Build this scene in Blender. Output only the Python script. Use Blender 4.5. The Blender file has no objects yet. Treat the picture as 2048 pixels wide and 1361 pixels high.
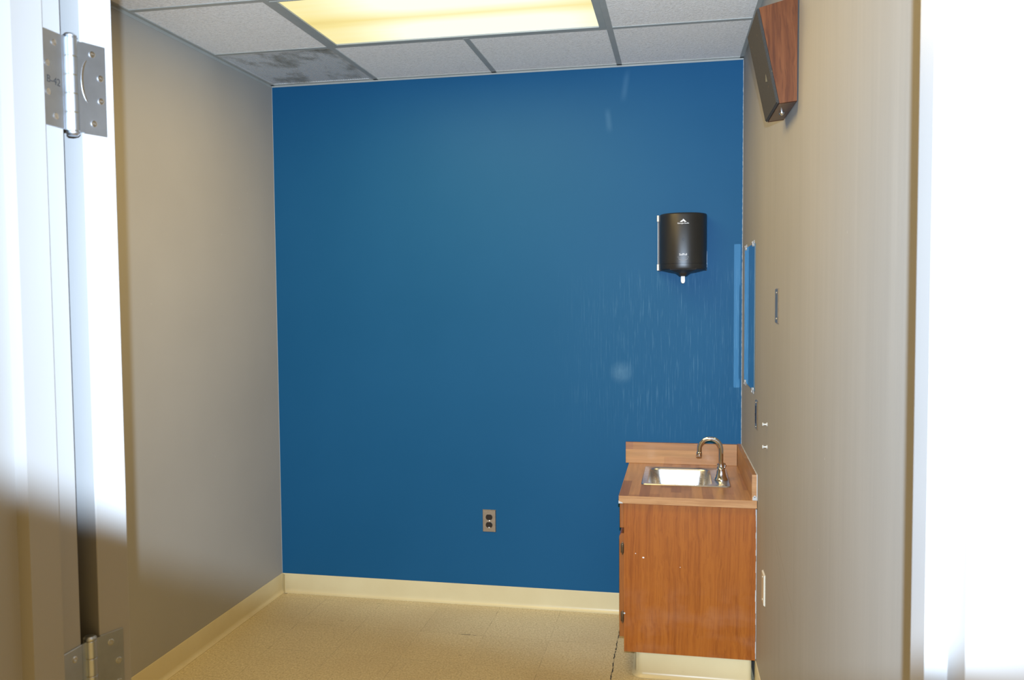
import bpy, bmesh, math, random
from mathutils import Vector, Matrix
random.seed(7)
SC = bpy.context.scene
COL = SC.collection
PI = math.pi

# ------------------------------------------------------------------ room measures (metres)
# X to the right along the blue wall, Y away from the doorway (blue wall is Y = 0), Z up
H = 2.661                       # ceiling
XR = 2.36                       # right wall at the blue wall
SK = 0.02                       # the right wall is a little out of square
CAM = Vector((2.07993, -4.14846, 1.56035))
CR = Vector((0.98086886, 0.19451669, -0.00771543))
CU = Vector((-0.00231023, 0.05126194, 0.99868257))
CF = Vector((-0.19465594, 0.97955881, -0.05073062))
FPX = 1707.905
HX, HY = 1.336, -3.1995         # hinge axis of the open door
YF = HY - 0.015                 # room face of the door frame
XL = 1.334                      # left rabbet of the frame
XS = 2.302                      # right stop of the frame
DOOR_TOP = 2.045

def rwx(y):                     # x of the right wall at depth y
    return XR - SK * y

# ------------------------------------------------------------------ materials
def new_mat(name):
    m = bpy.data.materials.new(name)
    m.use_nodes = True
    nt = m.node_tree
    return m, nt, nt.nodes['Principled BSDF']

def N(nt, t, **kw):
    n = nt.nodes.new(t)
    for k, v in kw.items():
        if k in n.inputs.keys() if hasattr(n.inputs, 'keys') else False:
            n.inputs[k].default_value = v
        else:
            setattr(n, k, v)
    return n

def L(nt, a, b):
    nt.links.new(a, b)

def c4(c):
    return (c[0], c[1], c[2], 1.0)

def coords(nt, scale=(1, 1, 1), loc=(0, 0, 0), rot=(0, 0, 0), kind='Object'):
    tc = N(nt, 'ShaderNodeTexCoord')
    mp = N(nt, 'ShaderNodeMapping')
    mp.inputs['Scale'].default_value = scale
    mp.inputs['Location'].default_value = loc
    mp.inputs['Rotation'].default_value = rot
    L(nt, tc.outputs[kind], mp.inputs['Vector'])
    return mp.outputs['Vector']

def noise(nt, vec, scale, detail=3, rough=.55, dist=0):
    n = N(nt, 'ShaderNodeTexNoise')
    n.inputs['Scale'].default_value = scale
    n.inputs['Detail'].default_value = detail
    n.inputs['Roughness'].default_value = rough
    n.inputs['Distortion'].default_value = dist
    L(nt, vec, n.inputs['Vector'])
    return n.outputs['Fac']

def ramp(nt, fac, stops, interp='LINEAR'):
    r = N(nt, 'ShaderNodeValToRGB')
    r.color_ramp.interpolation = interp
    els = r.color_ramp.elements
    while len(els) < len(stops):
        els.new(.5)
    for e, (p, c) in zip(els, stops):
        e.position = p
        e.color = c4(c) if not isinstance(c, (int, float)) else (c, c, c, 1)
    L(nt, fac, r.inputs['Fac'])
    return r.outputs['Color']

def mixc(nt, fac, a, b, mode='MIX'):
    m = N(nt, 'ShaderNodeMix', data_type='RGBA', blend_type=mode)
    for s, v in ((m.inputs[0], fac), (m.inputs[6], a), (m.inputs[7], b)):
        if isinstance(v, (int, float)):
            s.default_value = v
        elif isinstance(v, tuple):
            s.default_value = c4(v)
        else:
            L(nt, v, s)
    return m.outputs[2]

def math_(nt, op, a, b=None, c=None, clamp=False):
    m = N(nt, 'ShaderNodeMath', operation=op, use_clamp=clamp)
    for i, v in enumerate((a, b, c)):
        if v is None:
            continue
        if isinstance(v, (int, float)):
            m.inputs[i].default_value = v
        else:
            L(nt, v, m.inputs[i])
    return m.outputs[0]

def maprange(nt, v, a, b, c=0, d=1, smooth=False):
    m = N(nt, 'ShaderNodeMapRange', interpolation_type='SMOOTHSTEP' if smooth else 'LINEAR')
    L(nt, v, m.inputs['Value'])
    m.inputs['From Min'].default_value = a
    m.inputs['From Max'].default_value = b
    m.inputs['To Min'].default_value = c
    m.inputs['To Max'].default_value = d
    return m.outputs['Result']

def bump(nt, bs, h, strength=.2, dist=.002):
    b = N(nt, 'ShaderNodeBump')
    b.inputs['Strength'].default_value = strength
    b.inputs['Distance'].default_value = dist
    L(nt, h, b.inputs['Height'])
    L(nt, b.outputs['Normal'], bs.inputs['Normal'])

def sepxyz(nt, vec):
    s = N(nt, 'ShaderNodeSeparateXYZ')
    L(nt, vec, s.inputs[0])
    return s.outputs

def plain(name, col, rough=.5, metal=0.0, var=.06, vscale=9, bstr=0.0, bscale=200, spec=.5, coat=0.0):
    m, nt, bs = new_mat(name)
    v = coords(nt)
    f = noise(nt, v, vscale)
    lo = tuple(max(0, c * (1 - var)) for c in col)
    hi = tuple(min(1, c * (1 + var)) for c in col)
    L(nt, ramp(nt, f, [(.3, lo), (.7, hi)]), bs.inputs['Base Color'])
    bs.inputs['Roughness'].default_value = rough
    bs.inputs['Metallic'].default_value = metal
    bs.inputs['Specular IOR Level'].default_value = spec
    bs.inputs['Coat Weight'].default_value = coat
    if bstr:
        bump(nt, bs, noise(nt, v, bscale, 2), bstr, .001)
    return m

def wall_paint(name, col, streak=0.0, specks=0.0, cracks=False):
    m, nt, bs = new_mat(name)
    v = coords(nt)
    big = noise(nt, v, 1.3, 3)
    base = ramp(nt, big, [(.3, tuple(c * .955 for c in col)), (.7, tuple(min(1, c * 1.045) for c in col))])
    if streak:
        vs = coords(nt, (14, 14, .55))
        st = noise(nt, vs, 1.0, 4, .6)
        base = mixc(nt, 1.0, base, ramp(nt, st, [(.3, 1 - streak), (.7, 1.0)]), 'MULTIPLY')
        vs2 = coords(nt, (70, 70, 2.2))
        st2 = noise(nt, vs2, 1.0, 3, .6)
        base = mixc(nt, 1.0, base, ramp(nt, st2, [(.3, 1 - streak * .6), (.7, 1.0)]), 'MULTIPLY')
    if specks:
        vo = N(nt, 'ShaderNodeTexVoronoi')
        vo.inputs['Scale'].default_value = 6.5
        L(nt, coords(nt, (2.2, 2.2, 1)), vo.inputs['Vector'])
        spot = ramp(nt, vo.outputs['Distance'], [(.012, 1.0), (.022, 0.0)])
        keep = ramp(nt, vo.outputs['Color'], [(.52, 0.0), (.54, 1.0)])
        k = math_(nt, 'MULTIPLY', spot, keep)
        base = mixc(nt, math_(nt, 'MULTIPLY', k, specks), base, (.78, .77, .72))
    if cracks:
        # two thin scratches running down across the lower part of the wall
        x, y, z = sepxyz(nt, coords(nt))
        wob = math_(nt, 'MULTIPLY', math_(nt, 'SUBTRACT', noise(nt, coords(nt), 5, 3), .5), .05)
        for (y0, z0, y1, z1) in ((-1.20, .80, -1.72, .62), (-1.25, .76, -1.62, .52)):
            t = math_(nt, 'DIVIDE', math_(nt, 'SUBTRACT', y, y0), y1 - y0)
            zz = math_(nt, 'MULTIPLY_ADD', t, z1 - z0, z0)
            d = math_(nt, 'ABSOLUTE', math_(nt, 'ADD', math_(nt, 'SUBTRACT', z, zz), wob))
            line = maprange(nt, d, .0006, .003, 1, 0)
            seg = math_(nt, 'MULTIPLY', maprange(nt, t, 0, .05), maprange(nt, t, 1.0, .8))
            base = mixc(nt, math_(nt, 'MULTIPLY', math_(nt, 'MULTIPLY', line, seg), .4), base, (.20, .15, .10))
    L(nt, base, bs.inputs['Base Color'])
    bs.inputs['Roughness'].default_value = .62
    bs.inputs['Specular IOR Level'].default_value = .3
    bump(nt, bs, noise(nt, coords(nt), 160, 3), .12, .0012)
    return m

GREIGE = (.330, .316, .283)
M = {}
M['left_paint'] = wall_paint('greige_wall_paint', GREIGE, 0, .35)
M['right_paint'] = wall_paint('streaky_greige_wall_paint', (.370, .360, .335), .075, .8, True)

def blue_paint():
    m, nt, bs = new_mat('blue_wall_paint')
    v = coords(nt)
    x, y, z = sepxyz(nt, v)
    big = noise(nt, v, 1.1, 3)
    blue = ramp(nt, big, [(.3, (.0065, .079, .182)), (.7, (.009, .086, .196))])
    # flash glints on the paint drips, put into the colour on the right
    fl = noise(nt, coords(nt, (170, 1, 7)), 1.0, 3, .6)
    region = math_(nt, 'MULTIPLY', maprange(nt, x, 1.35, 2.0, 0, 1, True),
                   math_(nt, 'MULTIPLY', maprange(nt, z, .75, 1.05, 0, 1, True), maprange(nt, z, 1.78, 1.55, 0, 1, True)))
    glint = math_(nt, 'MULTIPLY', ramp(nt, fl, [(.55, 0.0), (.74, .26)]), region)
    blue = mixc(nt, glint, blue, (.16, .33, .46))
    # a pale smudge, two faint scuffs high up
    dx = math_(nt, 'SUBTRACT', x, 1.795)
    dz = math_(nt, 'SUBTRACT', z, 1.19)
    r = math_(nt, 'SQRT', math_(nt, 'ADD', math_(nt, 'MULTIPLY', dx, dx), math_(nt, 'MULTIPLY', dz, dz)))
    sm = math_(nt, 'MULTIPLY', maprange(nt, r, .07, .0, 0, .28, True), maprange(nt, noise(nt, v, 40, 3), .3, .7, .6, 1))
    blue = mixc(nt, sm, blue, (.18, .34, .46))
    for (x0, z0, ln, tilt) in ((1.815, 2.56, .09, .15), (1.735, 2.40, .07, -.1)):
        wv = math_(nt, 'MULTIPLY', math_(nt, 'SUBTRACT', z, z0), tilt)
        d = math_(nt, 'ABSOLUTE', math_(nt, 'SUBTRACT', math_(nt, 'SUBTRACT', x, x0), wv))
        q = math_(nt, 'MULTIPLY', maprange(nt, d, .022, 0, 0, .13, True),
                  maprange(nt, math_(nt, 'ABSOLUTE', math_(nt, 'SUBTRACT', z, z0)), ln, ln * .3, 0, 1, True))
        blue = mixc(nt, q, blue, (.16, .33, .47))
    # the cut-in edges: the neighbouring walls' paint shows as a thin line
    wob = math_(nt, 'MULTIPLY', noise(nt, coords(nt, (1, 1, 8)), 6, 3), .006)
    e1 = maprange(nt, x, .001, .0025, 1, 0)
    e2 = maprange(nt, math_(nt, 'ADD', x, wob), XR + .0005, XR + .0015, 0, 1)
    blue = mixc(nt, math_(nt, 'MAXIMUM', e1, e2), blue, (.40, .42, .42))
    L(nt, blue, bs.inputs['Base Color'])
    bs.inputs['Roughness'].default_value = .55
    bs.inputs['Specular IOR Level'].default_value = .15
    drips = noise(nt, coords(nt, (75, 1, 3.2)), 1.0, 3, .6)
    roll = noise(nt, coords(nt, (1, 1, 1)), 240, 2)
    h = math_(nt, 'ADD', math_(nt, 'MULTIPLY', math_(nt, 'MULTIPLY', drips, region), 2.6), math_(nt, 'MULTIPLY', roll, .35))
    bump(nt, bs, h, .35, .0012)
    return m
M['blue'] = blue_paint()

def ceiling_tile():
    m, nt, bs = new_mat('acoustic_tile')
    v = coords(nt)
    fine = noise(nt, v, 130, 3, .7)
    fis = noise(nt, v, 85, 4, .75, .4)
    col = ramp(nt, fis, [(.36, (.72, .70, .66)), (.50, (.93, .91, .86)), (.62, (.97, .95, .91))])
    col = mixc(nt, .35, col, ramp(nt, fine, [(.3, (.74, .72, .68)), (.65, (.94, .92, .87))]))
    L(nt, col, bs.inputs['Base Color'])
    bs.inputs['Roughness'].default_value = .9
    bs.inputs['Specular IOR Level'].default_value = .2
    bump(nt, bs, math_(nt, 'ADD', fis, math_(nt, 'MULTIPLY', fine, .5)), .9, .005)
    return m
M['tile'] = ceiling_tile()
M['tbar'] = plain('painted_grid_steel', (.37, .375, .34), .45, 0, .05)
M['fixture_frame'] = plain('fixture_frame_enamel', (.36, .37, .33), .4, 0, .05)

def floor_vct():
    m, nt, bs = new_mat('speckled_vinyl_tile')
    v = coords(nt)
    x, y, z = sepxyz(nt, v)
    f1 = noise(nt, v, 120, 5, .8)
    f2 = noise(nt, v, 60, 4, .7)
    f3 = noise(nt, v, 1.6, 4, .6)
    col = ramp(nt, f1, [(.34, (.30, .235, .125)), (.5, (.58, .49, .30)), (.66, (.76, .67, .44))])
    col = mixc(nt, .40, col, ramp(nt, f2, [(.3, (.42, .345, .195)), (.7, (.66, .57, .36))]))
    # scuffs, wear
    col = mixc(nt, ramp(nt, f3, [(.48, 0.0), (.75, .35)]), col, (.42, .31, .16))
    tx = math_(nt, 'DIVIDE', math_(nt, 'SUBTRACT', x, .275), .305)
    ty = math_(nt, 'DIVIDE', math_(nt, 'ADD', y, .39), .305)
    # each tile is a shade of its own
    wn = N(nt, 'ShaderNodeTexWhiteNoise', noise_dimensions='2D')
    cb = N(nt, 'ShaderNodeCombineXYZ')
    L(nt, math_(nt, 'FLOOR', tx), cb.inputs[0])
    L(nt, math_(nt, 'FLOOR', ty), cb.inputs[1])
    L(nt, cb.outputs[0], wn.inputs['Vector'])
    col = mixc(nt, 1.0, col, ramp(nt, wn.outputs['Value'], [(0, .95), (1, 1.0)]), 'MULTIPLY')
    brk = noise(nt, v, 9, 4, .7)
    for t, w in ((tx, .006), (ty, .004)):
        fr = math_(nt, 'FRACT', t)
        d = math_(nt, 'MINIMUM', fr, math_(nt, 'SUBTRACT', 1.0, fr))
        seam = maprange(nt, d, w * .3, w, 1, 0)
        k = math_(nt, 'MULTIPLY', seam, ramp(nt, brk, [(.46, .10), (.66, .75)]))
        col = mixc(nt, k, col, (.10, .075, .04))
    # black gap that has opened beside the cabinet, and a dashed scrape
    wob = math_(nt, 'MULTIPLY', math_(nt, 'SUBTRACT', noise(nt, v, 22, 4), .5), .016)
    d = math_(nt, 'ABSOLUTE', math_(nt, 'ADD', math_(nt, 'SUBTRACT', x, 1.80), wob))
    gap = math_(nt, 'MULTIPLY', maprange(nt, d, .0012, .0035, 1, 0),
                math_(nt, 'MULTIPLY', maprange(nt, y, -.20, -.24), ramp(nt, noise(nt, v, 26, 3), [(.42, .2), (.5, 1.0)])))
    col = mixc(nt, gap, col, (.012, .01, .008))
    d2 = math_(nt, 'ABSOLUTE', math_(nt, 'SUBTRACT', y, -.392))
    sc = math_(nt, 'MULTIPLY', maprange(nt, d2, .002, .004, 1, 0),
               math_(nt, 'MULTIPLY', math_(nt, 'MULTIPLY', maprange(nt, x, 1.07, 1.08), maprange(nt, x, 1.20, 1.19)),
                     ramp(nt, noise(nt, v, 60, 2), [(.46, 0.0), (.52, .8)])))
    col = mixc(nt, sc, col, (.03, .022, .015))
    vo = N(nt, 'ShaderNodeTexVoronoi')
    vo.inputs['Scale'].default_value = 5
    L(nt, coords(nt, (1, 2.5, 1), rot=(0, 0, .6)), vo.inputs['Vector'])
    mk = math_(nt, 'MULTIPLY', ramp(nt, vo.outputs['Distance'], [(.03, .7), (.05, 0.0)]), ramp(nt, vo.outputs['Color'], [(.55, 0.0), (.57, 1.0)]))
    col = mixc(nt, mk, col, (.09, .065, .035))
    L(nt, col, bs.inputs['Base Color'])
    bs.inputs['Roughness'].default_value = .42
    bs.inputs['Specular IOR Level'].default_value = .4
    bump(nt, bs, f2, .08, .001)
    return m
M['floor'] = floor_vct()
def cove_vinyl():
    m, nt, bs = new_mat('cream_cove_vinyl')
    v = coords(nt)
    col = ramp(nt, noise(nt, v, 4, 4), [(.3, (.58, .49, .28)), (.7, (.63, .545, .325))])
    sc = noise(nt, coords(nt, (3, 3, 26)), 3.0, 4, .7)
    col = mixc(nt, ramp(nt, sc, [(.66, 0.0), (.74, .40)]), col, (.33, .28, .18))
    L(nt, col, bs.inputs['Base Color'])
    bs.inputs['Roughness'].default_value = .32
    return m
M['cove'] = cove_vinyl()
M['white_enamel'] = plain('pale_enamel_paint', (.34, .333, .322), .38, 0, .02, 3)
M['steel'] = plain('satin_steel', (.50, .54, .59), .36, 1.0, .08, 30)
M['screw'] = plain('bright_screw_steel', (.80, .81, .82), .2, 1.0, .05)
M['bronze_line'] = plain('worn_brass', (.50, .40, .20), .4, 1.0, .1)
M['ink'] = plain('black_stamp_ink', (.02, .02, .02), .6)
M['plate_steel'] = plain('brushed_plate_steel', (.50, .44, .36), .40, 1.0, .08, 60)
M['dark_plastic'] = plain('dark_brown_bakelite', (.018, .013, .011), .35, 0, .1)
M['slot'] = plain('black_slot', (.004, .004, .004), .6)
M['almond'] = plain('almond_plastic', (.60, .57, .47), .4, 0, .03)
M['white_plastic'] = plain('white_plastic', (.56, .55, .50), .4, 0, .03)
M['chrome'] = plain('polished_chrome', (.68, .68, .70), .09, 1.0, .03)
M['black_plastic'] = plain('charcoal_dispenser_plastic', (.016, .0155, .0145), .38, 0, .06, 20, .05, 400)
M['black_deep'] = plain('black_back_plastic', (.010, .010, .012), .5)
M['grey_print'] = plain('pale_grey_print', (.62, .63, .65), .55)
M['grey_faint'] = plain('faint_grey_print', (.20, .20, .20), .55)
M['paper'] = plain('white_paper', (.80, .78, .74), .85, 0, .03, 60)
M['hinge_bronze'] = plain('antique_bronze', (.16, .11, .06), .4, .8, .2, 60)
M['caulk'] = plain('white_caulk', (.46, .45, .42), .7)
M['dust'] = plain('tan_lint', (.10, .075, .035), .9)

def wood(name, dark, mid, light, vec_scale, rot=(0, 0, 0), rough=.35, ring=1.0, coat=.15):
    m, nt, bs = new_mat(name)
    v = coords(nt, vec_scale, rot=rot)
    warp = noise(nt, coords(nt, (2.2, 2.2, 1.0)), 2.0, 3)
    wv = N(nt, 'ShaderNodeVectorMath', operation='ADD')
    cb = N(nt, 'ShaderNodeCombineXYZ')
    w = math_(nt, 'MULTIPLY', warp, ring)
    for i in range(3):
        L(nt, w, cb.inputs[i])
    L(nt, v, wv.inputs[0])
    L(nt, cb.outputs[0], wv.inputs[1])
    g1 = noise(nt, wv.outputs[0], 1.0, 5, .65)
    fine = noise(nt, wv.outputs[0], 5.0, 3, .6)
    col = ramp(nt, g1, [(.30, dark), (.46, mid), (.62, light), (.75, mid)])
    col = mixc(nt, ramp(nt, fine, [(.50, 0.0), (.64, .45)]), col, dark)
    L(nt, col, bs.inputs['Base Color'])
    bs.inputs['Roughness'].default_value = rough
    bs.inputs['Coat Weight'].default_value = coat
    bs.inputs['Coat Roughness'].default_value = .3
    return m, nt, bs, col

M['cab_wood'], _nt, _bs, _c = wood('orange_oak_laminate', (.205, .050, .005), (.300, .083, .009), (.345, .103, .012), (40, 40, 1.5), ring=2.2, coat=.05)
# chips of white core and faint pinkish mottling low on the end panel
_x, _y, _z = sepxyz(_nt, coords(_nt))
for (cx, cz, rr) in ((.078, .497, .0042), (.047, .512, .0022), (.225, .465, .0015)):
    dx = math_(_nt, 'SUBTRACT', _x, cx)
    dz = math_(_nt, 'MULTIPLY', math_(_nt, 'SUBTRACT', _z, cz), 1.5)
    d = math_(_nt, 'SQRT', math_(_nt, 'ADD', math_(_nt, 'MULTIPLY', dx, dx), math_(_nt, 'MULTIPLY', dz, dz)))
    d = math_(_nt, 'ADD', d, math_(_nt, 'MULTIPLY', math_(_nt, 'SUBTRACT', noise(_nt, coords(_nt), 260, 2), .5), .004))
    _c = mixc(_nt, maprange(_nt, d, rr * .8, rr * 1.2, 1, 0), _c, (.78, .74, .68))
hz = noise(_nt, coords(_nt, (3, 3, 5)), 2.0, 3)
hz = math_(_nt, 'MULTIPLY', ramp(_nt, hz, [(.45, 0.0), (.7, .22)]), maprange(_nt, _z, .45, .28, 0, 1, True))
_c = mixc(_nt, hz, _c, (.40, .20, .115))
L(_nt, _c, _bs.inputs['Base Color'])
M['cab_wood_face'], *_ = wood('orange_oak_face', (.190, .055, .011), (.255, .080, .015), (.29, .095, .018), (40, 40, 1.5), ring=2.2, coat=.05)
M['walnut'], *_ = wood('walnut_veneer', (.045, .014, .007), (.100, .032, .011), (.135, .046, .016), (32, 32, 2.2), rot=(0.0, 0, 0), ring=2.2, rough=.6, coat=0)
_[1].inputs['Specular IOR Level'].default_value = .12
M['walnut_dark'], *_ = wood('dark_walnut_veneer', (.035, .014, .007), (.075, .030, .014), (.11, .046, .021), (30, 5, 30), ring=1.2, rough=.4)

def butcher(name, axis):
    # laminate printed as glued staves; axis: the way the staves run
    m, nt, bs = new_mat(name)
    x, y, z = sepxyz(nt, coords(nt))
    a, b, w, l = {'Y': (x, y, .042, .34), 'XZ': (z, x, .034, .42), 'YZ': (z, y, .034, .42)}[axis]
    row = math_(nt, 'FLOOR', math_(nt, 'DIVIDE', math_(nt, 'ADD', a, 5.003), w))
    wn0 = N(nt, 'ShaderNodeTexWhiteNoise', noise_dimensions='1D')
    L(nt, row, wn0.inputs['W'])
    seg = math_(nt, 'FLOOR', math_(nt, 'DIVIDE', math_(nt, 'MULTIPLY_ADD', wn0.outputs['Value'], 3.7, b), l))
    cb = N(nt, 'ShaderNodeCombineXYZ')
    L(nt, row, cb.inputs[0]); L(nt, seg, cb.inputs[1])
    wn = N(nt, 'ShaderNodeTexWhiteNoise', noise_dimensions='2D')
    L(nt, cb.outputs[0], wn.inputs['Vector'])
    col = ramp(nt, wn.outputs['Value'], [(0, (.29, .130, .048)), (.35, (.42, .205, .078)), (.75, (.49, .255, .098)), (1, (.33, .150, .068))])
    sc = {'Y': (60, 4, 60), 'XZ': (4, 60, 70), 'YZ': (60, 4, 70)}[axis]
    g = noise(nt, coords(nt, sc), 1.0, 4, .6)
    col = mixc(nt, 1.0, col, ramp(nt, g, [(.3, .74), (.65, 1.0)]), 'MULTIPLY')
    L(nt, col, bs.inputs['Base Color'])
    bs.inputs['Roughness'].default_value = .34
    bs.inputs['Specular IOR Level'].default_value = .35
    return m
M['top_y'] = butcher('butcher_block_laminate_top', 'Y')
M['top_xz'] = butcher('butcher_block_laminate_back', 'XZ')
M['top_yz'] = butcher('butcher_block_laminate_side', 'YZ')
M['top_edge'], *_ = wood('butcher_block_laminate_edge', (.32, .145, .052), (.42, .21, .080), (.47, .25, .105), (3, 40, 60), ring=.4)

def cloth():
    m, nt, bs = new_mat('dark_speaker_cloth')
    v = coords(nt)
    f = noise(nt, v, 420, 2)
    col = ramp(nt, f, [(.3, (.016, .014, .011)), (.7, (.040, .035, .028))])
    vo = N(nt, 'ShaderNodeTexVoronoi'); vo.inputs['Scale'].default_value = 38
    L(nt, v, vo.inputs['Vector'])
    k = math_(nt, 'MULTIPLY', ramp(nt, vo.outputs['Distance'], [(.06, 1.0), (.12, 0.0)]), ramp(nt, vo.outputs['Color'], [(.60, 0.0), (.62, .5)]))
    col = mixc(nt, k, col, (.25, .17, .08))
    L(nt, col, bs.inputs['Base Color'])
    bs.inputs['Roughness'].default_value = .9
    bump(nt, bs, f, .5, .001)
    return m
M['cloth'] = cloth()

def sink_steel():
    m, nt, bs = new_mat('brushed_sink_steel')
    v = coords(nt, (4, 220, 220))
    f = noise(nt, v, 1.0, 2)
    L(nt, ramp(nt, f, [(.3, (.58, .56, .53)), (.7, (.70, .68, .65))]), bs.inputs['Base Color'])
    bs.inputs['Metallic'].default_value = 1
    L(nt, ramp(nt, f, [(.3, .26), (.7, .36)]), bs.inputs['Roughness'])
    return m
M['sink'] = sink_steel()

def mirror_mat():
    m, nt, bs = new_mat('silvered_mirror')
    f = noise(nt, coords(nt), 3, 2)
    L(nt, ramp(nt, f, [(.3, (.90, .93, .93)), (.7, (.92, .95, .95))]), bs.inputs['Base Color'])
    bs.inputs['Metallic'].default_value = 1
    bs.inputs['Roughness'].default_value = .01
    return m
M['mirror'] = mirror_mat()
M['glass_edge'] = plain('dark_glass_edge', (.03, .06, .07), .5)
M['clip'] = plain('clear_clip_plastic', (.36, .36, .35), .2)

def vent_mat():
    m, nt, bs = new_mat('dusty_vent_enamel')
    v = coords(nt)
    f = noise(nt, coords(nt, (1.6, 1.1, 1), rot=(0, 0, .5)), 3.2, 5, .65)
    col = ramp(nt, f, [(.49, (.57, .57, .55)), (.60, (.35, .34, .30)), (.72, (.20, .185, .14))])
    L(nt, col, bs.inputs['Base Color'])
    bs.inputs['Roughness'].default_value = .6
    return m
M['vent'] = vent_mat()
M['vent_dark'] = plain('vent_plenum_dark', (.09, .09, .085), .8)

def diffuser():
    # the yellowed lens glows brightest under its tubes and fades at the ends
    m, nt, bs = new_mat('yellowed_light_lens')
    x, y, z = sepxyz(nt, coords(nt))
    glow = None
    for yc in (-.20, .20):
        d = math_(nt, 'ABSOLUTE', math_(nt, 'SUBTRACT', y, yc))
        g = maprange(nt, d, .31, .05, 0, 1, True)
        glow = g if glow is None else math_(nt, 'MAXIMUM', glow, g)
    e = maprange(nt, math_(nt, 'ABSOLUTE', math_(nt, 'SUBTRACT', x, .12)), .68, .20, 0, 1, True)
    k = math_(nt, 'MULTIPLY', glow, math_(nt, 'MULTIPLY_ADD', e, .65, .35))
    pr = noise(nt, coords(nt, (2.5, 30, 1)), 1.0, 3)
    k = math_(nt, 'MULTIPLY_ADD', math_(nt, 'SUBTRACT', pr, .5), .16, k)
    col = ramp(nt, k, [(0.0, (.74, .56, .16)), (.25, (.92, .77, .30)), (.55, (1.0, .95, .58)), (.85, (1.0, 1.0, .86))])
    L(nt, col, bs.inputs['Emission Color'])
    bs.inputs['Emission Strength'].default_value = 1.0
    bs.inputs['Base Color'].default_value = (.10, .09, .06, 1)
    bs.inputs['Roughness'].default_value = .6
    return m
M['lens'] = diffuser()

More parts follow.
